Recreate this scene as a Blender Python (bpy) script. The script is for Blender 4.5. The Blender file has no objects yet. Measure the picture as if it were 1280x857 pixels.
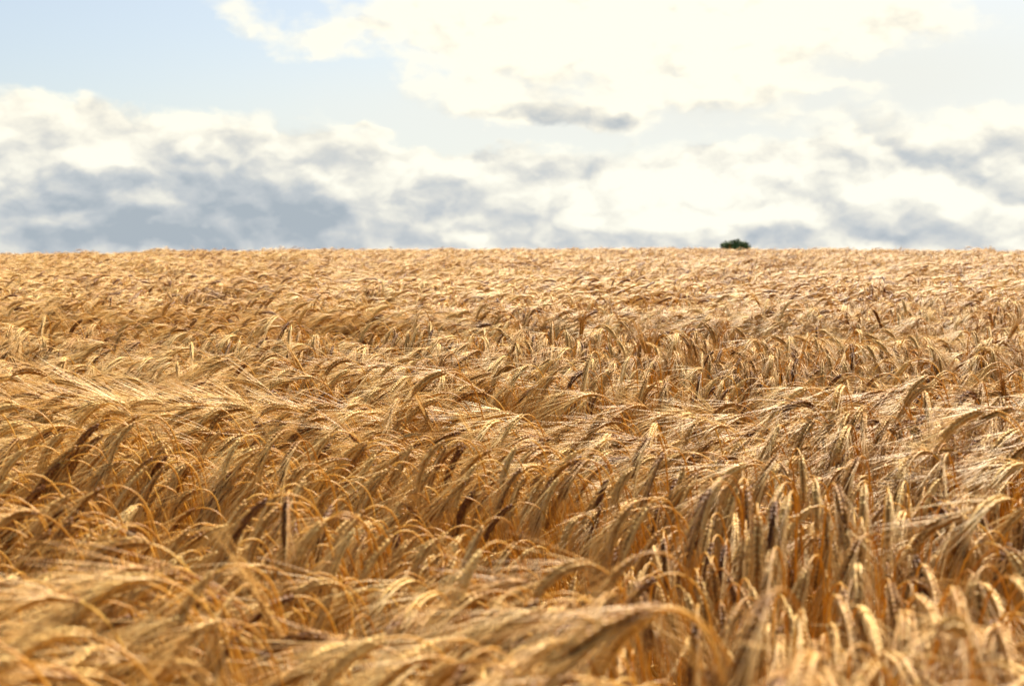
import bpy, math, random
import numpy as np
from mathutils import Vector

random.seed(7)
rng = np.random.default_rng(7)
R = math.radians
scene = bpy.context.scene
C = scene.collection

# ------------------------------------------------------------------ camera
EYE = Vector((0.0, 0.0, 1.34))
PITCH = 0.0575                       # radians below the horizontal
FPX = 1778.0                         # focal length in photo pixels (50 mm on 36 mm over 1280)
cam_d = bpy.data.cameras.new("camera")
cam_d.lens = 50.0
cam_d.sensor_width = 36.0
cam_d.clip_start = 0.05
cam_d.clip_end = 6000
cam_d.dof.use_dof = True
cam_d.dof.focus_distance = 5.2
cam_d.dof.aperture_fstop = 5.0
cam = bpy.data.objects.new("camera", cam_d)
C.objects.link(cam)
cam.location = EYE
cam.rotation_euler = (math.pi / 2 - PITCH, 0, 0)
scene.camera = cam

# ------------------------------------------------------------------ exposure
vs = scene.view_settings
vs.view_transform = 'Standard'
vs.look = 'None'
vs.exposure = 1.48
vs.gamma = 1.0
vs.use_curve_mapping = False
scene.cycles.max_bounces = 6
scene.cycles.diffuse_bounces = 2
scene.cycles.transmission_bounces = 4
scene.cycles.use_denoising = True

# ------------------------------------------------------------------ sun
SUN_EL, SUN_AZ = R(50), R(30)        # azimuth measured from +Y towards +X
sun_d = bpy.data.lights.new("sun", 'SUN')
sun_d.energy = 5.0
sun_d.angle = R(0.5)
sun_d.color = (1.0, 0.89, 0.70)
sun = bpy.data.objects.new("sun", sun_d)
C.objects.link(sun)
to_sun = Vector((math.cos(SUN_EL) * math.sin(SUN_AZ), math.cos(SUN_EL) * math.cos(SUN_AZ), math.sin(SUN_EL)))
sun.rotation_euler = (-to_sun).to_track_quat('-Z', 'Y').to_euler()
sun.location = (6, 20, 30)

# ------------------------------------------------------------------ sky
def px_dir(px, py):
    """azimuth and elevation of a cloud, estimated from the photograph"""
    a, b = (px - 640) / FPX, (428 - py) / FPX
    f = np.array([0, math.cos(PITCH), -math.sin(PITCH)])
    u = np.array([0, math.sin(PITCH), math.cos(PITCH)])
    d = f + u * b + np.array([1.0, 0, 0]) * a
    d /= np.linalg.norm(d)
    return math.atan2(d[0], d[1]), math.asin(d[2])

world = bpy.data.worlds.new("World")
scene.world = world
world.use_nodes = True
world.cycles.sampling_method = 'MANUAL'
world.cycles.sample_map_resolution = 512
nt = world.node_tree
nt.nodes.clear()
N, L = nt.nodes, nt.links

def setin(node, i, v):
    if v is None:
        return
    if hasattr(v, 'is_output'):
        node.id_data.links.new(v, node.inputs[i])
    else:
        node.inputs[i].default_value = v

def M(op, a, b=None, c=None, clamp=False):
    n = N.new('ShaderNodeMath')
    n.operation = op
    n.use_clamp = clamp
    for i, v in enumerate((a, b, c)):
        setin(n, i, v)
    return n.outputs[0]

def V(op, a, b=None):
    n = N.new('ShaderNodeVectorMath')
    n.operation = op
    setin(n, 0, a)
    setin(n, 1, b)
    return n.outputs['Value'] if op in ('DOT_PRODUCT', 'LENGTH') else n.outputs[0]

def noise(vec, scale, detail=6, rough=0.55, color=False, lac=2.0):
    n = N.new('ShaderNodeTexNoise')
    n.noise_dimensions = '2D'
    setin(n, 'Vector', vec)
    n.inputs['Scale'].default_value = scale
    n.inputs['Detail'].default_value = detail
    n.inputs['Roughness'].default_value = rough
    n.inputs['Lacunarity'].default_value = lac
    return n.outputs['Color'] if color else n.outputs['Fac']

def sstep(x, lo, hi):
    n = N.new('ShaderNodeMapRange')
    n.interpolation_type = 'SMOOTHSTEP'
    setin(n, 0, x)
    n.inputs[1].default_value = lo
    n.inputs[2].default_value = hi
    return n.outputs[0]

tc = N.new('ShaderNodeTexCoord')
dirv = V('NORMALIZE', tc.outputs['Generated'])
sep = N.new('ShaderNodeSeparateXYZ')
L.new(dirv, sep.inputs[0])
az = M('ARCTAN2', sep.outputs[0], sep.outputs[1])
el = M('ARCSINE', sep.outputs[2])
cmb = N.new('ShaderNodeCombineXYZ')
L.new(az, cmb.inputs[0])
L.new(el, cmb.inputs[1])
P0 = cmb.outputs[0]
# ragged edges: the cloud positions are stirred by a fine noise
w1 = V('MULTIPLY', V('SUBTRACT', noise(V('MULTIPLY', P0, (1, 1.8, 1)), 9, 5, 0.6, True), (0.5, 0.5, 0.5)), (0.10, 0.045, 0))
w2 = V('MULTIPLY', V('SUBTRACT', noise(V('MULTIPLY', P0, (1, 1.5, 1)), 38, 4, 0.5, True), (0.5, 0.5, 0.5)), (0.017, 0.011, 0))
P = V('ADD', P0, V('ADD', w1, w2))
P_soft = V('ADD', P0, V('ADD', V('MULTIPLY', w1, (.22, .3, 0)), V('MULTIPLY', w2, (.8, .8, 0))))

def blobs(lst, P=P):
    tot = None
    for px, py, rx, ry, amp in lst:
        a, e = px_dir(px, py)
        d = V('MULTIPLY', V('SUBTRACT', P, (a, e, 0)), (FPX / rx, FPX / ry, 0))
        g = M('EXPONENT', M('MULTIPLY', V('DOT_PRODUCT', d, d), -1.0))
        tot = M('MULTIPLY', g, amp) if tot is None else M('MULTIPLY_ADD', g, amp, tot)
    return tot

# where cloud stands: (photo x, y, half width, half height, weight)
COVER = [
    (780, 45, 300, 75, 1.3), (600, 20, 150, 60, .7), (980, 40, 190, 45, .55), (560, 115, 110, 30, .6),
    (1090, 5, 110, 32, .8), (360, 52, 95, 24, .85), (430, 45, 60, 18, .45), (262, 15, 30, 30, .6),
    (700, 150, 95, 22, 1.0), (880, 115, 170, 22, .5), (1030, 100, 90, 10, .5),
    (60, 175, 190, 58, 1.1), (120, 260, 330, 90, 1.4), (330, 215, 230, 50, 1.2), (520, 255, 240, 68, 1.25),
    (760, 265, 260, 68, 1.25), (980, 250, 240, 72, 1.2), (1180, 230, 200, 85, 1.3), (445, 164, 26, 8, .9),
    (175, 103, 24, 7, .6), (640, 300, 1500, 36, 1.15), (1020, 140, 60, 8, .3), (930, -90, 420, 70, 1.0),
    (1500, 180, 200, 90, .9), (-250, 160, 200, 110, 1.0), (300, -170, 300, 70, .8),
    (140, 70, 300, 36, -.45), (560, 168, 170, 16, -.8), (640, 172, 120, 12, -.4), (930, 178, 190, 13, -.45), (330, 110, 230, 22, -.5), (1180, 95, 130, 40, -.4),
]
# where its mass is thick (its shaded grey base) or thin and sunlit
THICK = [
    (70, 303, 260, 22, -.2), (640, 303, 900, 12, -.2), (180, 264, 330, 46, -.26),
    (230, 225, 330, 50, -.2), (420, 190, 200, 20, -.08),
    (120, 288, 260, 42, -.34), (310, 282, 170, 34, -.30), (60, 226, 80, 24, -.28), (330, 232, 70, 22, -.18), (20, 190, 60, 18, -.15),
    (685, 148, 42, 17, -.75), (770, 154, 28, 11, -.45), (572, 264, 34, 15, -.5), (640, 245, 30, 22, -.45), (690, 262, 40, 14, -.38),
    (735, 210, 22, 16, -.4), (640, 292, 120, 12, -.45), (1120, 290, 220, 18, -.62), (1190, 210, 110, 15, -.5), (1060, 205, 30, 14, -.3),
    (1140, 252, 34, 14, -.35), (1010, 254, 40, 12, -.4), (910, 252, 20, 16, -.45), (1250, 245, 60, 22, -.4),
    (960, 288, 60, 14, -.4), (470, 268, 90, 26, -.28), (1262, 182, 34, 12, -.3), (800, 292, 60, 12, -.3),
    (115, 196, 52, 12, .62), (18, 225, 34, 22, .5), (1190, 247, 24, 16, .75), (1110, 240, 44, 12, .5), (460, 275, 30, 26, .35),
    (880, 278, 110, 16, .45), (240, 168, 160, 26, .12), (530, 205, 90, 22, .25), (1262, 262, 20, 7, .6), (960, 268, 60, 8, .5),
    (820, 225, 120, 30, .2), (780, 20, 360, 90, .45), (360, 50, 120, 30, .25), (595, 298, 30, 6, .4),
]
THICK = [(a, b, c, d, e * (.62 if a > 480 and e < 0 and b > 160 else 1)) for a, b, c, d, e in THICK]
NV_ = V('MULTIPLY', P, (1.0, 1.9, 1.0))
fb = noise(NV_, 15, 9, 0.58)
fb_s = noise(V('ADD', NV_, (0.004, 0.016, 0)), 15, 9, 0.58)          # the same noise, a step towards the sun
fine = noise(V('MULTIPLY', P0, (1.0, 2.0, 1.0)), 34, 8, 0.6)
fine_s = noise(V('ADD', V('MULTIPLY', P0, (1.0, 2.0, 1.0)), (0.001, 0.006, 0)), 34, 8, 0.6)
big = noise(V('MULTIPLY', P0, (1.0, 2.0, 1.0)), 3.2, 5, 0.55)
up_fill = sstep(el, 0.22, 0.5)                                        # broken cloud over the rest of the sky
behind = sstep(M('ABSOLUTE', az), 0.5, 0.9)
fill = M('MULTIPLY', M('MAXIMUM', up_fill, behind), M('MULTIPLY_ADD', big, 2.6, -1.25))
def puffs(vec, scale):
    n = N.new('ShaderNodeTexVoronoi')
    n.voronoi_dimensions = '2D'
    n.feature = 'SMOOTH_F1'
    setin(n, 'Vector', vec)
    n.inputs['Scale'].default_value = scale
    n.inputs['Detail'].default_value = 2
    n.inputs['Roughness'].default_value = 0.5
    n.inputs['Smoothness'].default_value = 0.35
    return n.outputs['Distance']
PV = V('ADD', P0, V('MULTIPLY', w2, (1.2, 1.2, 0)))
PV = V('ADD', V('MULTIPLY', PV, (1.0, 1.5, 1.0)), V('MULTIPLY', w1, (.3, .3, 0)))
bulb = puffs(PV, 19)
bulb_s = puffs(V('ADD', PV, (0.005, 0.014, 0)), 19)
cover = M('ADD', M('ADD', blobs(COVER), fill), M('MULTIPLY', M('SUBTRACT', fb, 0.5), 1.0))
cover = M('MULTIPLY_ADD', M('SUBTRACT', fine, 0.5), 0.5, cover)
cover = M('MULTIPLY_ADD', M('SUBTRACT', 0.42, bulb), 0.55, cover)
mask = sstep(cover, 0.22, 0.95)
relief = M('ADD', M('MULTIPLY', M('SUBTRACT', fb, fb_s), 0.8), M('MULTIPLY', M('SUBTRACT', fine, fine_s), 0.35))
shade = M('ADD', M('ADD', 0.86, blobs(THICK, P_soft)), relief)
shade = M('MULTIPLY_ADD', M('SUBTRACT', bulb_s, bulb), 0.66, shade)
shade = M('MULTIPLY_ADD', M('SUBTRACT', fb, 0.5), 0.14, shade)
shade = M('MULTIPLY_ADD', M('SUBTRACT', fine, 0.5), 0.07, shade)
ramp = N.new('ShaderNodeValToRGB')
cr = ramp.color_ramp
cr.elements[0].position = 0.0
cr.elements[0].color = (0.42, 0.48, 0.53, 1)
cr.elements[1].position = 1.0
cr.elements[1].color = (1.05, 1.03, 0.90, 1)
for pos, col in ((0.3, (0.56, 0.60, 0.625, 1)), (0.55, (0.73, 0.735, 0.70, 1)), (0.78, (0.92, 0.90, 0.80, 1))):
    e = cr.elements.new(pos)
    e.color = col
L.new(shade, ramp.inputs[0])
# glow of the sun through the thin cloud round it
dsun = V('DOT_PRODUCT', dirv, tuple(to_sun))
halo = M('POWER', M('MAXIMUM', dsun, 0.0), 7.0)

sky = N.new('ShaderNodeTexSky')
sky.sky_type = 'NISHITA'
sky.sun_disc = False
sky.sun_elevation = SUN_EL
sky.sun_rotation = SUN_AZ
sky.dust_density = 2.0
sky.altitude = 100
bg_sky = N.new('ShaderNodeBackground')
L.new(sky.outputs[0], bg_sky.inputs[0])
bg_sky.inputs[1].default_value = 0.05
veil = N.new('ShaderNodeBackground')                                 # thin high veil over the blue
veil.inputs[0].default_value = (0.74, 0.75, 0.70, 1)
veil.inputs[1].default_value = 0.43
mx0 = N.new('ShaderNodeMixShader')
L.new(M('ADD', M('MULTIPLY_ADD', halo, 0.55, 0.22), blobs([(1060, 105, 430, 130, .75), (560, 150, 320, 60, .4)], P_soft), True), mx0.inputs[0])
L.new(bg_sky.outputs[0], mx0.inputs[1])
L.new(veil.outputs[0], mx0.inputs[2])
bg_cl = N.new('ShaderNodeBackground')
warm = N.new('ShaderNodeMix')                                        # low cloud is seen through bluer air than high cloud
warm.data_type = 'RGBA'
warm.blend_type = 'MULTIPLY'
L.new(sstep(el, 0.05, 0.13), warm.inputs['Factor'])
L.new(ramp.outputs[0], warm.inputs[6])
warm.inputs[7].default_value = (1.05, 1.02, 0.97, 1)
L.new(warm.outputs[2], bg_cl.inputs[0])
L.new(M('MULTIPLY_ADD', halo, 0.06, 0.36), bg_cl.inputs[1])
mx1 = N.new('ShaderNodeMixShader')
L.new(mask, mx1.inputs[0])
L.new(mx0.outputs[0], mx1.inputs[1])
L.new(bg_cl.outputs[0], mx1.inputs[2])
out = N.new('ShaderNodeOutputWorld')
L.new(mx1.outputs[0], out.inputs[0])

# ------------------------------------------------------------------ helpers
def link_props(o, label=None, cat=None, group=None, kind=None):
    for k, v in (('label', label), ('category', cat), ('group', group), ('kind', kind)):
        if v:
            o[k] = v
    return o

class MB:
    """collects vertices, faces and a per-vertex tint, becomes one mesh"""
    def __init__(self):
        self.v, self.f, self.t, self.m, self.n = [], [], [], [], 0
    def add(self, verts, faces, tint, mat=0):
        verts = np.asarray(verts, float)
        self.v.append(verts)
        self.t.append(np.full(len(verts), tint) if np.isscalar(tint) else np.asarray(tint, float))
        o = self.n
        self.f.extend([tuple(i + o for i in q) for q in faces])
        self.m.extend([mat] * len(faces))
        self.n += len(verts)
    def mesh(self, name, mats, smooth=True):
        me = bpy.data.meshes.new(name)
        me.from_pydata(np.concatenate(self.v).tolist(), [], self.f)
        a = me.attributes.new('tint', 'FLOAT', 'POINT')
        a.data.foreach_set('value', np.concatenate(self.t).astype(np.float32))
        for m in mats:
            me.materials.append(m)
        me.polygons.foreach_set('material_index', self.m)
        me.polygons.foreach_set('use_smooth', [smooth] * len(me.polygons))
        me.update()
        return me

def frames(pts):
    pts = np.asarray(pts, float)
    t = np.gradient(pts, axis=0)
    t /= np.linalg.norm(t, axis=1)[:, None] + 1e-12
    ref = np.array([0.0, 1.0, 0.0])
    s = np.cross(t, ref)
    bad = np.linalg.norm(s, axis=1) < 1e-3
    s[bad] = np.array([1.0, 0, 0])
    s /= np.linalg.norm(s, axis=1)[:, None]
    b = np.cross(t, s)
    return t, s, b

def tube(pts, rad, sides=5, flat=1.0):
    pts = np.asarray(pts, float)
    n = len(pts)
    t, s, b = frames(pts)
    rad = np.broadcast_to(np.asarray(rad, float), (n,))
    vs_ = []
    for k in range(sides):
        a = 2 * math.pi * k / sides
        vs_.append(pts + (s * math.cos(a) + b * math.sin(a) * flat) * rad[:, None])
    vs_ = np.stack(vs_, 1).reshape(-1, 3)
    fs = [(i * sides + k, i * sides + (k + 1) % sides, (i + 1) * sides + (k + 1) % sides, (i + 1) * sides + k)
          for i in range(n - 1) for k in range(sides)]
    return vs_, fs

def spindle(p, d, s, b, ln, w, th, sides=5):
    """a husk: a pointed grain from p along d"""
    prof = ((0.0, 0.35), (0.28, 1.0), (0.62, 0.85), (1.0, 0.12))
    vs_, fs = [], []
    for q, r in prof:
        for k in range(sides):
            a = 2 * math.pi * k / sides
            vs_.append(p + d * (ln * q) + s * (math.cos(a) * w * r) + b * (math.sin(a) * th * r))
    for i in range(3):
        for k in range(sides):
            fs.append((i * sides + k, i * sides + (k + 1) % sides, (i + 1) * sides + (k + 1) % sides, (i + 1) * sides + k))
    return np.array(vs_), fs

# ------------------------------------------------------------------ materials
def straw(name, dark, mid, pale, transl, rough, spec, noise_scale=60):
    m = bpy.data.materials.new(name)
    m.use_nodes = True
    t = m.node_tree
    t.nodes.clear()
    n = t.nodes
    at = n.new('ShaderNodeAttribute')
    at.attribute_name = 'tint'
    oi = n.new('ShaderNodeObjectInfo')
    tcm = n.new('ShaderNodeTexCoord')
    no = n.new('ShaderNodeTexNoise')
    no.inputs['Scale'].default_value = noise_scale
    no.inputs['Detail'].default_value = 3
    t.links.new(tcm.outputs['Object'], no.inputs['Vector'])
    def mm(op, a, b, c=None):
        k = n.new('ShaderNodeMath')
        k.operation = op
        for i, v in enumerate((a, b, c)):
            setin(k, i, v)
        return k.outputs[0]
    x = mm('MULTIPLY_ADD', mm('SUBTRACT', oi.outputs['Random'], 0.5), 0.34, at.outputs['Fac'])
    x = mm('MULTIPLY_ADD', mm('SUBTRACT', no.outputs['Fac'], 0.5), 0.35, x)
    rp = n.new('ShaderNodeValToRGB')
    r_ = rp.color_ramp
    r_.elements[0].color = (*dark, 1)
    r_.elements[0].position = 0.05
    r_.elements[1].color = (*pale, 1)
    r_.elements[1].position = 0.95
    e_ = r_.elements.new(0.5)
    e_.color = (*mid, 1)
    t.links.new(x, rp.inputs[0])
    pr = n.new('ShaderNodeBsdfPrincipled')
    pr.inputs['Roughness'].default_value = rough
    pr.inputs['Specular IOR Level'].default_value = spec
    t.links.new(rp.outputs[0], pr.inputs['Base Color'])
    tr = n.new('ShaderNodeBsdfTranslucent')
    t.links.new(rp.outputs[0], tr.inputs['Color'])
    mx = n.new('ShaderNodeMixShader')
    mx.inputs[0].default_value = transl
    t.links.new(pr.outputs[0], mx.inputs[1])
    t.links.new(tr.outputs[0], mx.inputs[2])
    o = n.new('ShaderNodeOutputMaterial')
    t.links.new(mx.outputs[0], o.inputs[0])
    return m

M_EAR = straw('barley_husk', (0.15, 0.052, 0.011), (0.48, 0.235, 0.05), (0.82, 0.56, 0.20), 0.12, 0.5, 0.28, 90)
M_AWN = straw('barley_awn', (0.30, 0.125, 0.022), (0.60, 0.315, 0.068), (0.90, 0.665, 0.30), 0.22, 0.44, 0.32, 30)
M_STEM = straw('barley_stem', (0.40, 0.16, 0.018), (0.68, 0.36, 0.045), (0.82, 0.55, 0.14), 0.32, 0.45, 0.4, 20)
M_LEAF = straw('barley_leaf', (0.40, 0.20, 0.04), (0.70, 0.45, 0.14), (0.80, 0.60, 0.28), 0.5, 0.6, 0.2, 25)
MATS = [M_EAR, M_AWN, M_STEM, M_LEAF]

# ------------------------------------------------------------------ terrain
_ty = np.array([-60, -20, 3.0, 4.5, 5.75, 7.0, 8.6, 13, 18, 24, 30, 33, 37, 45, 60, 120, 260, 400, 3000, 6000])
_tz = np.array([-.6, 0., 0., 0.01, 0.03, 0.06, .11, .23, .345, .48, .615, .655, .645, .39, -.4, -4, -6, -8, -10, -10.])
_fy = np.linspace(-60, 140, 1601)
_fz = np.interp(_fy, _ty, _tz)
_k = np.hanning(25)
_k /= _k.sum()
_fz = np.convolve(np.pad(_fz, 12, mode='edge'), _k, 'valid')

def ground_z(x, y):
    x, y = np.asarray(x, float), np.asarray(y, float)
    z = np.where(y < 130, np.interp(y, _fy, _fz), np.interp(y, _ty, _tz))
    fade = np.clip((y - 6) / 24, 0, 1) * np.exp(-(np.maximum(y - 60, 0) / 60) ** 2)
    dx = np.clip(x - 3, -40, 40)
    return z - 0.0006 * dx ** 2 * fade

def axis_steps(lim):
    a = [0.0]
    st = 0.5
    while a[-1] < lim:
        a.append(a[-1] + st)
        if a[-1] > 40:
            st *= 1.25
    return a
xs = axis_steps(4000)
xs = np.array([-v for v in xs[:0:-1]] + xs)
ysp = axis_steps(5000)
ysn = axis_steps(1500)
ys = np.array([-v for v in ysn[:0:-1]] + ysp)
X, Y = np.meshgrid(xs, ys)
Z = ground_z(X, Y)
nx = len(xs)
gv = np.stack([X, Y, Z], -1).reshape(-1, 3)
gf = [(j * nx + i, j * nx + i + 1, (j + 1) * nx + i + 1, (j + 1) * nx + i) for j in range(len(ys) - 1) for i in range(nx - 1)]
gm = bpy.data.meshes.new('ground')
gm.from_pydata(gv.tolist(), [], gf)
gm.polygons.foreach_set('use_smooth', [True] * len(gm.polygons))
soil = bpy.data.materials.new('soil_and_stubble')
soil.use_nodes = True
st = soil.node_tree
bs = st.nodes['Principled BSDF']
bs.inputs['Roughness'].default_value = 0.95
geo = st.nodes.new('ShaderNodeNewGeometry')
sn = st.nodes.new('ShaderNodeTexNoise')
sn.inputs['Scale'].default_value = 14
sn.inputs['Detail'].default_value = 8
st.links.new(geo.outputs['Position'], sn.inputs['Vector'])
sr = st.nodes.new('ShaderNodeValToRGB')
sr.color_ramp.elements[0].position = 0.3
sr.color_ramp.elements[0].color = (0.09, 0.042, 0.014, 1)
sr.color_ramp.elements[1].position = 0.7
sr.color_ramp.elements[1].color = (0.36, 0.18, 0.04, 1)
st.links.new(sn.outputs['Fac'], sr.inputs[0])
st.links.new(sr.outputs[0], bs.inputs['Base Color'])
bp = st.nodes.new('ShaderNodeBump')
bp.inputs['Strength'].default_value = 0.8
bp.inputs['Distance'].default_value = 0.05
st.links.new(sn.outputs['Fac'], bp.inputs['Height'])
st.links.new(bp.outputs[0], bs.inputs['Normal'])
gm.materials.append(soil)
ground = bpy.data.objects.new('ground', gm)
C.objects.link(ground)
ground['kind'] = 'structure'

# ------------------------------------------------------------------ one barley stalk
TOP = 0.87
CLS = {   # neck start, neck end, ear end: degrees from the vertical
    'arched':   ((14, 32), (62, 98), (126, 158)),
    'nodding':  ((10, 26), (108, 142), (158, 178)),
    'sweeping': ((22, 40), (54, 78), (96, 122)),
    'upright':  ((6, 16), (16, 34), (26, 44)),
}

def stalk(cls, rg, tone=0.5, lod=0):
    """vertices of stem, ear, awns and leaf for one stalk that bends towards +x; lod 0 is full detail"""
    (a0, a1), (b0, b1), (c0, c1) = CLS[cls]
    th0, thn, the = R(rg.uniform(a0, a1)), R(rg.uniform(b0, b1)), R(rg.uniform(c0, c1))
    nl, elen = rg.uniform(0.07, 0.135), rg.uniform(0.092, 0.128)
    nN, nE = (7, 9) if lod == 0 else (4, 5)
    side = rg.normal(0, 0.06)
    def walk(p, a, b, ln, n, pw):
        pts, ang = [p], []
        for i in range(n):
            q = (i + 0.5) / n
            th = a + (b - a) * q ** pw
            d = np.array([math.sin(th), side * math.sin(th), math.cos(th)])
            pts.append(pts[-1] + d / np.linalg.norm(d) * ln / n)
        return pts
    neck = walk(np.zeros(3), th0, thn, nl, nN, 1.5)
    ear = walk(neck[-1], thn, the, elen, nE, 0.9)
    zmax = max(p[2] for p in neck + ear)
    z0 = TOP + rg.normal(0, 0.028) - zmax
    z0 = min(z0, 0.84)
    lean = z0 * math.tan(th0) * 0.42
    off = np.array([lean, rg.normal(0, 0.02), z0])
    neck = [p + off for p in neck]
    ear = np.array([p + off for p in ear])
    # lower stem: a Hermite curve from the soil to the neck
    d1 = np.array([math.sin(th0), 0, math.cos(th0)]) * z0
    d0 = np.array([0.06, 0, 1.0]) * z0
    low = []
    nS = 6 if lod == 0 else 3
    for i in range(nS):
        s = i / nS
        h00, h10, h01, h11 = 2*s**3-3*s**2+1, s**3-2*s**2+s, -2*s**3+3*s**2, s**3-s**2
        low.append(h10 * d0 + h01 * neck[0] + h11 * d1)
    stem_pts = np.array(low + neck)
    parts = {}
    mb = MB()
    rad = np.linspace(0.0021, 0.0014, len(stem_pts)) * (1.0 if lod == 0 else 1.35)
    v, f = tube(stem_pts, rad, 5 if lod == 0 else 3)
    mb.add(v, f, np.repeat(np.clip(0.5 + rg.normal(0, 0.12), 0.1, 0.9), len(v)), 2)
    if lod == 0:
        for q in (2, 4):                                   # nodes of the straw
            p = stem_pts[q]
            t_ = stem_pts[q + 1] - p
            t_ /= np.linalg.norm(t_)
            v, f = tube([p - t_ * 0.004, p, p + t_ * 0.004], [0.0026, 0.0037, 0.0026], 5)
            mb.add(v, f, 0.15, 2)
    parts['stem'] = mb
    # ear
    t, s, b = frames(ear)
    roll = rg.uniform(0, math.pi)
    arc = np.linspace(0, 1, len(ear))
    def at(q):
        i = min(int(q * (len(ear) - 1)), len(ear) - 2)
        w = q * (len(ear) - 1) - i
        lerp = lambda A: A[i] * (1 - w) + A[i + 1] * w
        return lerp(ear), lerp(t), lerp(s), lerp(b)
    me, ma = MB(), MB()
    nn = 13 if lod == 0 else 6
    wind = np.array([0.22, 0, -0.62])
    def awn(p, d, ln, r0, tint, segs):
        curl = rg.normal(0, 0.16, 3) + wind * rg.uniform(0.1, 0.5)
        pts = [p]
        dd = d / np.linalg.norm(d)
        for i in range(segs):
            pts.append(pts[-1] + dd * ln / segs)
            dd = dd + curl * (1.0 / segs) * 0.6
            dd /= np.linalg.norm(dd)
        v, f = tube(pts, np.linspace(r0, r0 * 0.3, segs + 1), 3)
        ma.add(v, f, tint, 1)
    if lod == 0:
        v, f = tube(ear, 0.0014, 4)
        me.add(v, f, tone * 0.7, 0)
        for j in range(nn * 2):
            q = (j + 0.3) / (nn * 2 + 1.2)
            p, d, s_, b_ = at(q)
            taper = min(1.0, 0.62 + q * 2.2) * (1.0 - 0.38 * max(0, q - 0.6) / 0.4)
            sgn = 1 if j % 2 else -1
            for kind, ang in (('main', 0.0 if sgn > 0 else math.pi), ('lat', math.pi / 2 * sgn + 0.25)):
                aa = roll + ang + rg.normal(0, 0.12)
                o_ = s_ * math.cos(aa) + b_ * math.sin(aa)
                side_ = np.cross(d, o_)
                sc = taper * (1.0 if kind == 'main' else 0.78)
                dd = d + o_ * rg.uniform(0.26, 0.44)
                dd /= np.linalg.norm(dd)
                kl = 0.0150 * sc
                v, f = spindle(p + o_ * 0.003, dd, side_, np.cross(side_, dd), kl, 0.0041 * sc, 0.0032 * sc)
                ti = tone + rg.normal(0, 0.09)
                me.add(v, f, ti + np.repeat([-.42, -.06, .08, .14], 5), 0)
                if kind == 'main' and j % 13 != 3:
                    da = d + o_ * rg.uniform(0.07, 0.33) + rg.normal(0, 0.05, 3)
                    awn(p + o_ * 0.0022 + dd * kl * 0.95, da, rg.uniform(0.10, 0.16) * (1 - 0.2 * q), 0.00068,
                        np.clip(0.28 + 0.6 * tone + rg.normal(0, 0.13), 0, 1), 4)
    else:
        prof = np.interp(arc, [0, .15, .6, 1], [.55, 1, .95, .4]) * 0.0078
        fine_pts = np.array([at(q)[0] for q in np.linspace(0, 1, 8)])
        rr = np.interp(np.linspace(0, 1, 8), arc, prof) * np.array([1, 1.15, .85, 1.15, .85, 1.15, .85, .8])
        v, f = tube(fine_pts, rr, 6, 0.8)
        me.add(v, f, tone + np.repeat(rg.normal(0, 0.10, 8), 6), 0)
        for j in range(11):
            q = (j + 0.5) / 11
            p, d, s_, b_ = at(q)
            aa = rg.uniform(0, 2 * math.pi)
            o_ = s_ * math.cos(aa) + b_ * math.sin(aa)
            awn(p + o_ * 0.004, d + o_ * rg.uniform(0.06, 0.22) + rg.normal(0, 0.04, 3), rg.uniform(0.10, 0.15), 0.0011,
                np.clip(0.28 + 0.6 * tone + rg.normal(0, 0.13), 0, 1), 2)
    parts['ear'], parts['awns'] = me, ma
    # a dry leaf, curled away from the stem
    if lod == 0 or rg.random() < 0.35:
        ml = MB()
        p0 = stem_pts[3 if lod == 0 else 2]
        az_ = rg.normal(0, 1.0)
        ln = rg.uniform(0.14, 0.24)
        n_ = 6 if lod == 0 else 3
        pts, th = [p0], R(rg.uniform(10, 30))
        for i in range(n_):
            th += R(rg.uniform(18, 34)) * 6 / n_
            pts.append(pts[-1] + np.array([math.sin(th) * math.cos(az_), math.sin(th) * math.sin(az_), math.cos(th)]) * ln / n_)
        w = np.interp(np.linspace(0, 1, n_ + 1), [0, .3, 1], [.003, .0055, .0006])
        v, f = tube(pts, w, 4, 0.12)
        ml.add(v, f, np.clip(rg.normal(0.5, 0.18), 0, 1), 3)
        parts['leaf'] = ml
    return parts, ear, stem_pts

# variants: every class in pale and ordinary tones, a few dark brown ones, mostly backlit shade put into the colour
VAR = []          # (class, tone name, parts, ear points)
vr = np.random.default_rng(21)
for cls, n_pale, n_mid, n_dark in (('arched', 7, 6, 2), ('nodding', 6, 5, 3), ('sweeping', 4, 4, 1), ('upright', 0, 2, 2)):
    for tone_name, n, lo, hi in (('pale', n_pale, .66, .86), ('golden', n_mid, .44, .62), ('dark', n_dark, .06, .16)):
        for k in range(n):
            parts, ear_pts, stem_pts = stalk(cls, vr, vr.uniform(lo, hi))
            VAR.append((cls, tone_name, parts, ear_pts, stem_pts))
SRC = bpy.data.collections.new('barley_sources')      # not linked to the scene: only instanced by the crop
for i, (cls, tn, parts, e_, s_) in enumerate(VAR):
    mb = MB()
    for pn in ('stem', 'ear', 'awns', 'leaf'):
        q = parts[pn]
        o_ = mb.n
        mb.v += q.v; mb.t += q.t; mb.m += q.m
        mb.f.extend([tuple(a + o_ for a in ff) for ff in q.f])
        mb.n += q.n
    SRC.objects.link(bpy.data.objects.new('a_stalk_%03d' % i, mb.mesh('stalk', MATS)))
NSTALK = len(VAR)
NCLUMP = 10
CL_SIZE = 0.30
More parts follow.
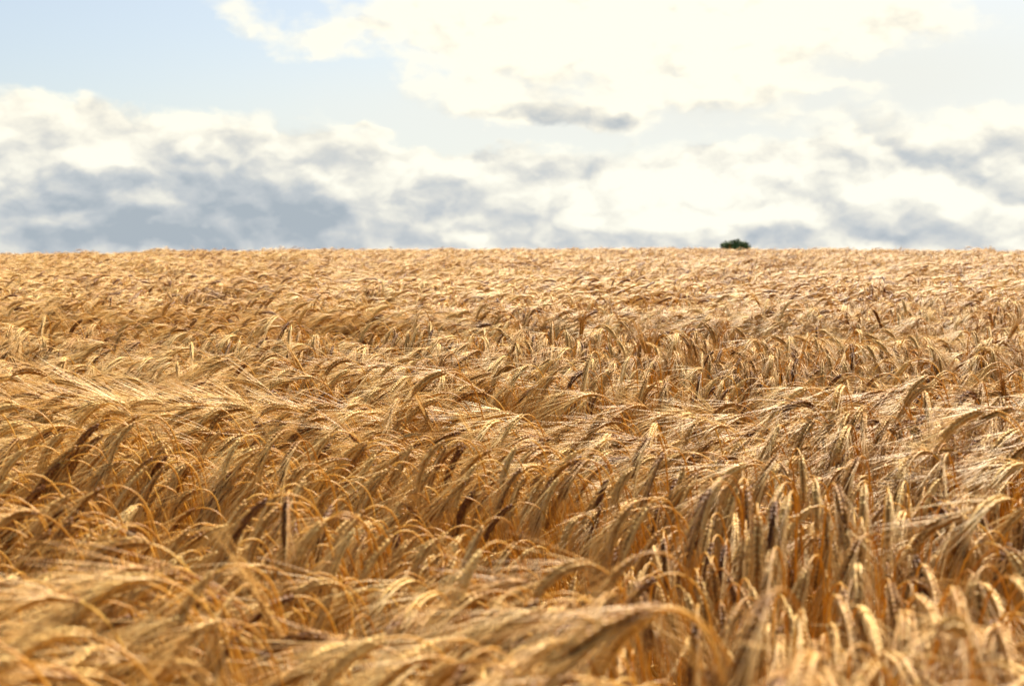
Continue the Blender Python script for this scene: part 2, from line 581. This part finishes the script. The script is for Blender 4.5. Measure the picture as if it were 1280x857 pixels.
for i in range(NCLUMP):
    mb = MB()
    for k in range(32):
        cls = vr.choice(['arched', 'nodding', 'sweeping', 'upright'], p=[.50, .27, .20, .03])
        tone = vr.choice([vr.uniform(.62, .86), vr.uniform(.42, .62), vr.uniform(.04, .16)], p=[.42, .36, .22])  # last range: dark ears, mostly shade put into their colour
        parts, _, _ = stalk(cls, vr, tone, 1)
        ya = vr.normal(0, 0.42)
        ca, sa = math.cos(ya), math.sin(ya)
        sc = vr.normal(1.0, 0.03)
        ox, oy = vr.uniform(-CL_SIZE / 2, CL_SIZE / 2, 2)
        for q in parts.values():
            o_ = mb.n
            for vv in q.v:
                w = vv * sc
                mb.v.append(np.stack([w[:, 0] * ca - w[:, 1] * sa + ox, w[:, 0] * sa + w[:, 1] * ca + oy, w[:, 2]], 1))
            mb.t += q.t; mb.m += q.m
            mb.f.extend([tuple(a + o_ for a in ff) for ff in q.f])
            mb.n += q.n
    SRC.objects.link(bpy.data.objects.new('b_clump_%03d' % i, mb.mesh('clump', MATS)))

# ------------------------------------------------------------------ where the crop stands and how the wind bends it
class SmoothNoise:
    def __init__(self, seed, n=14, lo=0.5, hi=1.6):
        r = np.random.default_rng(seed)
        self.k = r.normal(0, 1, (n, 2))
        self.k *= (r.uniform(lo, hi, n) / np.linalg.norm(self.k, axis=1))[:, None]
        self.p = r.uniform(0, 2 * math.pi, n)
    def __call__(self, x, y):
        return np.sin(np.multiply.outer(x, self.k[:, 0]) + np.multiply.outer(y, self.k[:, 1]) + self.p).sum(-1) / math.sqrt(len(self.p) / 2) / 1.4
n_top, n_top2, n_yaw, n_gust = SmoothNoise(3), SmoothNoise(4, 14, .8, 2.0), SmoothNoise(5), SmoothNoise(6)

n_wave, n_amp, n_tuft, n_tyaw = SmoothNoise(11, 14, .5, 1.5), SmoothNoise(12), SmoothNoise(13, 24, .7, 1.5), SmoothNoise(14, 24, .7, 1.5)
def saw(t):
    """falls slowly, rises fast"""
    t = t - np.floor(t)
    return -np.where(t < .8, (t / .8) ** 1.5, (1 - t) / .2)

def swell(x, y):
    """height of the crop's surface against its mean: wind waves with a steep face towards the camera, and a few hollows"""
    yy = np.maximum(y, .5)
    h = 0.022 * n_top(x * 1.3, y * 3.4) + 0.02 * n_top2(x * 3.5, y * 5.5)
    amp = np.clip(.06 + .06 * n_amp(x * 1.1 * 3 / yy + 2, np.log(yy) * 3.5), 0, .15) * np.interp(y, [1, 3, 9, 18, 30], [.8, 1, 1, .8, .4])
    h = h + amp * (saw(np.log(yy) * 3.6 + .42 * n_wave(x * 3.2 / yy ** .8, np.log(yy) * 2.0)) + .4)
    fy = y + .14 * n_wave(x * 2.2, 3.0)
    for cx, rx, y0, yb, a in ((.3, .9, 4.0, 5.05, -.33), (-1.6, .6, 4.6, 5.5, -.22), (1.7, .5, 4.7, 5.5, -.15), (.1, .22, 2.3, 2.72, -.17), (-.6, .25, 2.6, 3.05, -.13),
                              (-.02, .2, 1.75, 2.02, -.15), (-.62, .18, 1.75, 2.0, -.15), (.4, .16, 1.6, 1.8, -.13), (.95, .25, 2.9, 3.4, -.12), (5.2, 5.5, 24, 27, -.12), (-3, 3, 15, 17.5, -.08)):
        f = np.clip((fy - y0) / (yb - y0), 0, 1) ** 1.3 * np.clip((yb + .16 - fy) / .16, 0, 1)
        h = h + a * f * np.exp(-((x - cx) / rx) ** 4)
    return h + 0.022 * np.where(y < 12, n_tuft(x * 16, y * 16), 0)

def wind_yaw(x, y):
    base = 219 + 24 * np.clip((x / np.maximum(y, 1) + 0.02) / 0.25, -0.6, 1) * np.exp(-((y - 4.5) / 4.5) ** 2)
    return np.radians(base + 28 * n_yaw(x * 1.4, y * 2.0) + np.where(y < 12, 24 * n_tyaw(x * 14, y * 14), 0))

rg = np.random.default_rng(99)
def scatter(y0, y1, dens, margin):
    w1 = 0.40 * y1 + margin
    n = int((y1 - y0) * 2 * w1 * dens)
    y = rg.uniform(y0, y1, n)
    x = rg.uniform(-w1, w1, n)
    keep = np.abs(x) < 0.40 * y + margin
    return x[keep], y[keep]

NEAR_END = 9.5
x1, y1 = scatter(0.7, NEAR_END, 350, 0.9)
x1 = x1 + 0.3                                               # plants lean left: stand a little to the right
thin = np.zeros(len(x1))
fy1 = y1 + .14 * n_wave(x1 * 2.2, 3.0)
for cx, rx, yb in ((.3, .85, 5.05), (-1.6, .55, 5.8), (1.7, .5, 5.5), (.1, .22, 2.72)):
    thin = np.maximum(thin, .62 * np.exp(-((x1 - cx) / rx) ** 4) * ((fy1 > yb - .12) & (fy1 < yb + .3)))
keep = rg.random(len(x1)) > thin
x1, y1 = x1[keep], y1[keep]
g1 = n_gust(x1 * 1.3, y1 * 2.2) + rg.normal(0, 0.65, len(x1)) - 0.15 - .5 * np.exp(-((y1 - 3.6) / .8) ** 2) * (x1 > -.6) + .15 * (y1 < 2.6)
byc = {c: [i for i, v in enumerate(VAR) if v[0] == c] for c in CLS}
tone_w = {'pale': 1.0, 'golden': 1.0, 'dark': 1.1}
idx1 = np.zeros(len(x1), int)
u = rg.random(len(x1))
pick = np.where(u < 0.008, 3, np.where(g1 > 1.5, 2, np.where(g1 > -0.35, 0, 1)))
for ci, c in enumerate(('arched', 'nodding', 'sweeping', 'upright')):
    w = np.array([tone_w[VAR[i][1]] for i in byc[c]])
    m_ = pick == ci
    idx1[m_] = rg.choice(byc[c], m_.sum(), p=w / w.sum())
yaw1 = wind_yaw(x1, y1) + np.clip(rg.normal(0, 0.28, len(x1)), -.7, .7)
sc1 = np.clip(1 + (swell(x1, y1) + rg.normal(0, 0.03, len(x1))) / TOP, 0.58, 1.2)
tilt1 = rg.normal(0, 0.05, (len(x1), 2))

x2, y2 = scatter(NEAR_END, 38.0, 10.5, 1.6)
x2, y2 = x2 + .2, y2
idx2 = NSTALK + rg.integers(0, NCLUMP, len(x2))
yaw2 = wind_yaw(x2, y2) + rg.normal(0, 0.3, len(x2))
sc2 = np.clip(1 + (swell(x2, y2) + rg.normal(0, 0.02, len(x2))) / TOP, 0.75, 1.2)
tilt2 = rg.normal(0, 0.04, (len(x2), 2))

z1, z2 = ground_z(x1, y1), ground_z(x2, y2)

# the 300 stalks that show largest become things of their own: a coarse depth buffer over the front rows counts what shows of each
def project(w):
    d = w - np.array(EYE)
    cp, sp = math.cos(PITCH), math.sin(PITCH)
    fwd = d[..., 1] * cp - d[..., 2] * sp
    up = d[..., 1] * sp + d[..., 2] * cp
    return 640 + FPX * d[..., 0] / fwd, 428 - FPX * up / fwd, fwd

front = np.nonzero(y1 < 3.4)[0]
BW, BH, BS = 427, 286, 3.0
zb = np.full((BH, BW), 1e9)
ib = np.full((BH, BW), -1)
for i in front:
    e_ = VAR[idx1[i]][3]
    s_ = VAR[idx1[i]][4][-8:]
    pts = np.concatenate([np.array([e_[0] + (e_[-1] - e_[0]) * q for q in np.linspace(0, 2.0, 22)]), s_])
    ca, sa = math.cos(yaw1[i]), math.sin(yaw1[i])
    w = pts * sc1[i]
    w = np.stack([w[:, 0] * ca - w[:, 1] * sa + x1[i], w[:, 0] * sa + w[:, 1] * ca + y1[i], w[:, 2] + z1[i]], 1)
    px, py, dd = project(w)
    for k in range(len(px)):
        if dd[k] < 0.4:
            continue
        r = (0.008 if k < 12 else 0.004) * FPX / dd[k] / BS
        a0, a1_ = int(px[k] / BS - r), int(px[k] / BS + r) + 1
        b0, b1_ = int(py[k] / BS - r), int(py[k] / BS + r) + 1
        a0, b0, a1_, b1_ = max(a0, 0), max(b0, 0), min(a1_, BW), min(b1_, BH)
        if a0 >= a1_ or b0 >= b1_:
            continue
        sub = zb[b0:b1_, a0:a1_]
        hit = dd[k] < sub
        sub[hit] = dd[k]
        ib[b0:b1_, a0:a1_][hit] = i
ids, cnt = np.unique(ib[ib >= 0], return_counts=True)
order = ids[np.argsort(-cnt)][:300]
is_thing = np.zeros(len(x1), bool)
is_thing[order] = True

# ------------------------------------------------------------------ the mass of the crop: one object
rest = ~is_thing
PX = np.concatenate([x1[rest], x2]); PY = np.concatenate([y1[rest], y2]); PZ = np.concatenate([z1[rest], z2])
ROT = np.concatenate([np.column_stack([tilt1[rest], yaw1[rest]]), np.column_stack([tilt2, yaw2])])
SCL = np.concatenate([sc1[rest], sc2]); IDX = np.concatenate([idx1[rest], idx2])
pm = bpy.data.meshes.new('barley_crop')
pm.from_pydata(np.column_stack([PX, PY, PZ]).tolist(), [], [])
a = pm.attributes.new('rot', 'FLOAT_VECTOR', 'POINT'); a.data.foreach_set('vector', ROT.astype(np.float32).ravel())
a = pm.attributes.new('scl', 'FLOAT', 'POINT'); a.data.foreach_set('value', SCL.astype(np.float32))
a = pm.attributes.new('idx', 'INT', 'POINT'); a.data.foreach_set('value', IDX.astype(np.int32))
crop = bpy.data.objects.new('barley_crop', pm)
C.objects.link(crop)
link_props(crop, 'dense ripe barley field running from behind the front stalks up to the skyline', 'barley crop', None, 'stuff')
ng = bpy.data.node_groups.new('barley_stand', 'GeometryNodeTree')
ng.interface.new_socket('Geometry', in_out='INPUT', socket_type='NodeSocketGeometry')
ng.interface.new_socket('Geometry', in_out='OUTPUT', socket_type='NodeSocketGeometry')
gi, go = ng.nodes.new('NodeGroupInput'), ng.nodes.new('NodeGroupOutput')
ci = ng.nodes.new('GeometryNodeCollectionInfo')
ci.inputs['Collection'].default_value = SRC
ci.inputs['Separate Children'].default_value = True
ci.inputs['Reset Children'].default_value = True
iop = ng.nodes.new('GeometryNodeInstanceOnPoints')
iop.inputs['Pick Instance'].default_value = True
def named(nm, dt):
    k = ng.nodes.new('GeometryNodeInputNamedAttribute')
    k.data_type = dt
    k.inputs['Name'].default_value = nm
    return k.outputs['Attribute']
ng.links.new(gi.outputs[0], iop.inputs['Points'])
ng.links.new(ci.outputs[0], iop.inputs['Instance'])
ng.links.new(named('idx', 'INT'), iop.inputs['Instance Index'])
ng.links.new(named('rot', 'FLOAT_VECTOR'), iop.inputs['Rotation'])
ng.links.new(named('scl', 'FLOAT'), iop.inputs['Scale'])
ng.links.new(iop.outputs[0], go.inputs[0])
md = crop.modifiers.new('stand', 'NODES')
md.node_group = ng

# ------------------------------------------------------------------ the single stalks of the front rows
PART_ME = {}
def part_mesh(vi, pn):
    if (vi, pn) not in PART_ME:
        PART_ME[(vi, pn)] = VAR[vi][2][pn].mesh('barley_' + pn, MATS)
    return PART_ME[(vi, pn)]

POSE = {'arched': 'with ear arched sideways', 'nodding': 'with ear hanging straight down',
        'sweeping': 'with ear swept out level', 'upright': 'with ear standing up'}
TONE = {'pale': 'pale straw', 'golden': 'golden', 'dark': 'shaded dark brown'}
def place_words(px, py):
    col = ('at the left edge', 'left of centre', 'near the centre', 'right of centre', 'at the right edge')[int(np.clip(px / 256, 0, 4))]
    row = 'bottom row' if py > 775 else ('second row' if py > 700 else 'third row')
    return row, col
templates = {}
for i in order:
    vi = int(idx1[i])
    cls, tn = VAR[vi][0], VAR[vi][1]
    if vi not in templates:
        root = bpy.data.objects.new('barley_stalk', None)
        root.empty_display_size = 0.05
        ch = [(bpy.data.objects.new(pn, part_mesh(vi, pn)), par) for pn, par in (('stem', None), ('ear', None), ('leaf', None), ('awns', 'ear'))]
        templates[vi] = (root, ch)
    troot, tch = templates[vi]
    root = troot.copy()
    C.objects.link(root)
    made = {}
    for o_, par in tch:
        c_ = o_.copy()
        C.objects.link(c_)
        c_.parent = made[par] if par else root
        made[o_.name.split('.')[0]] = c_
    root.location = (x1[i], y1[i], z1[i])
    root.rotation_euler = (tilt1[i, 0], tilt1[i, 1], yaw1[i])
    root.scale = (sc1[i],) * 3
    e_ = VAR[vi][3][4] * sc1[i]
    ca, sa = math.cos(yaw1[i]), math.sin(yaw1[i])
    px, py, _ = project(np.array([e_[0] * ca - e_[1] * sa + x1[i], e_[0] * sa + e_[1] * ca + y1[i], e_[2] + z1[i]]))
    row, col = place_words(px, py)
    link_props(root, '%s barley stalk %s, %s %s' % (TONE[tn], POSE[cls], row, col), 'barley', 'barley stalks in the blurred front rows')
for troot, tch in templates.values():
    for o_, par in tch:
        bpy.data.objects.remove(o_)
    bpy.data.objects.remove(troot)

# ------------------------------------------------------------------ the tree whose top shows over the crest
tr = np.random.default_rng(5)
def plain_mat(name, cols, transl=0.0):
    m = bpy.data.materials.new(name)
    m.use_nodes = True
    t = m.node_tree
    b_ = t.nodes['Principled BSDF']
    b_.inputs['Roughness'].default_value = 0.7
    at_ = t.nodes.new('ShaderNodeAttribute')
    at_.attribute_name = 'tint'
    rp = t.nodes.new('ShaderNodeValToRGB')
    rp.color_ramp.elements[0].color = (*cols[0], 1)
    rp.color_ramp.elements[1].color = (*cols[1], 1)
    t.links.new(at_.outputs['Fac'], rp.inputs[0])
    t.links.new(rp.outputs[0], b_.inputs['Base Color'])
    return m
m_bark = plain_mat('bark', ((0.05, 0.035, 0.025), (0.12, 0.09, 0.06)))
m_crown = plain_mat('tree_leaves', ((0.018, 0.052, 0.010), (0.06, 0.14, 0.025)))
TX, TY = 39.0, 250.0
TZ = float(ground_z(TX, TY))
top_z = EYE.z + 250 * 0.0160
H = top_z - TZ
tree = bpy.data.objects.new('broadleaf_tree', None)
C.objects.link(tree)
tree.location = (TX, TY, TZ)
link_props(tree, 'dark green tree top showing over the crest of the field', 'tree')
mb = MB()
v, f = tube([(0, 0, -.2), (.1, 0, H * .25), (-.05, .1, H * .5), (.1, 0, H * .8)], [.38, .3, .22, .06], 9)
mb.add(v, f, tr.random(len(v)))
for k in range(9):
    a_ = k * 2.4
    z_ = H * (.28 + .05 * k)
    ln = 2.6 - .12 * k
    v, f = tube([(0, 0, z_), (math.cos(a_) * ln * .5, math.sin(a_) * ln * .5, z_ + .7), (math.cos(a_) * ln, math.sin(a_) * ln, z_ + 1.7)], [.14, .09, .03], 6)
    mb.add(v, f, tr.random(len(v)))
tk = bpy.data.objects.new('trunk', mb.mesh('trunk', [m_bark]))
C.objects.link(tk)
tk.parent = tree
mb = MB()
lobes = [(0.4, 0, H - 1.8, 1.8), (-1.5, .4, H - 2.0, 1.6), (1.9, -.3, H - 1.95, 1.55), (-2.4, 0, H - 3.6, 1.5), (2.7, .3, H - 3.6, 1.5),
         (0, 1.6, H - 3.0, 2.0), (0, -1.6, H - 3.0, 2.0), (-1.2, 0, H - 5.2, 2.2), (1.3, .2, H - 5.4, 2.3), (0, 0, H - 7.0, 1.8)]
for cx, cy, cz, r in lobes:
    for k in range(900):
        d = tr.normal(0, 1, 3)
        d /= np.linalg.norm(d)
        p = np.array([cx * .8, cy, cz]) + d * r * tr.uniform(.45, 1.03) * np.array([.85, 1, .92])
        n1 = tr.normal(0, 1, 3); n1 /= np.linalg.norm(n1)
        n2 = np.cross(n1, tr.normal(0, 1, 3)); n2 /= np.linalg.norm(n2)
        s_ = tr.uniform(.14, .3)
        mb.add([p - n1 * s_, p + n2 * s_ * .6, p + n1 * s_, p - n2 * s_ * .6], [(0, 1, 2, 3)], float(np.clip(tr.normal(.45, .25), 0, 1)))
cw = bpy.data.objects.new('crown', mb.mesh('crown', [m_crown], False))
C.objects.link(cw)
cw.parent = tree
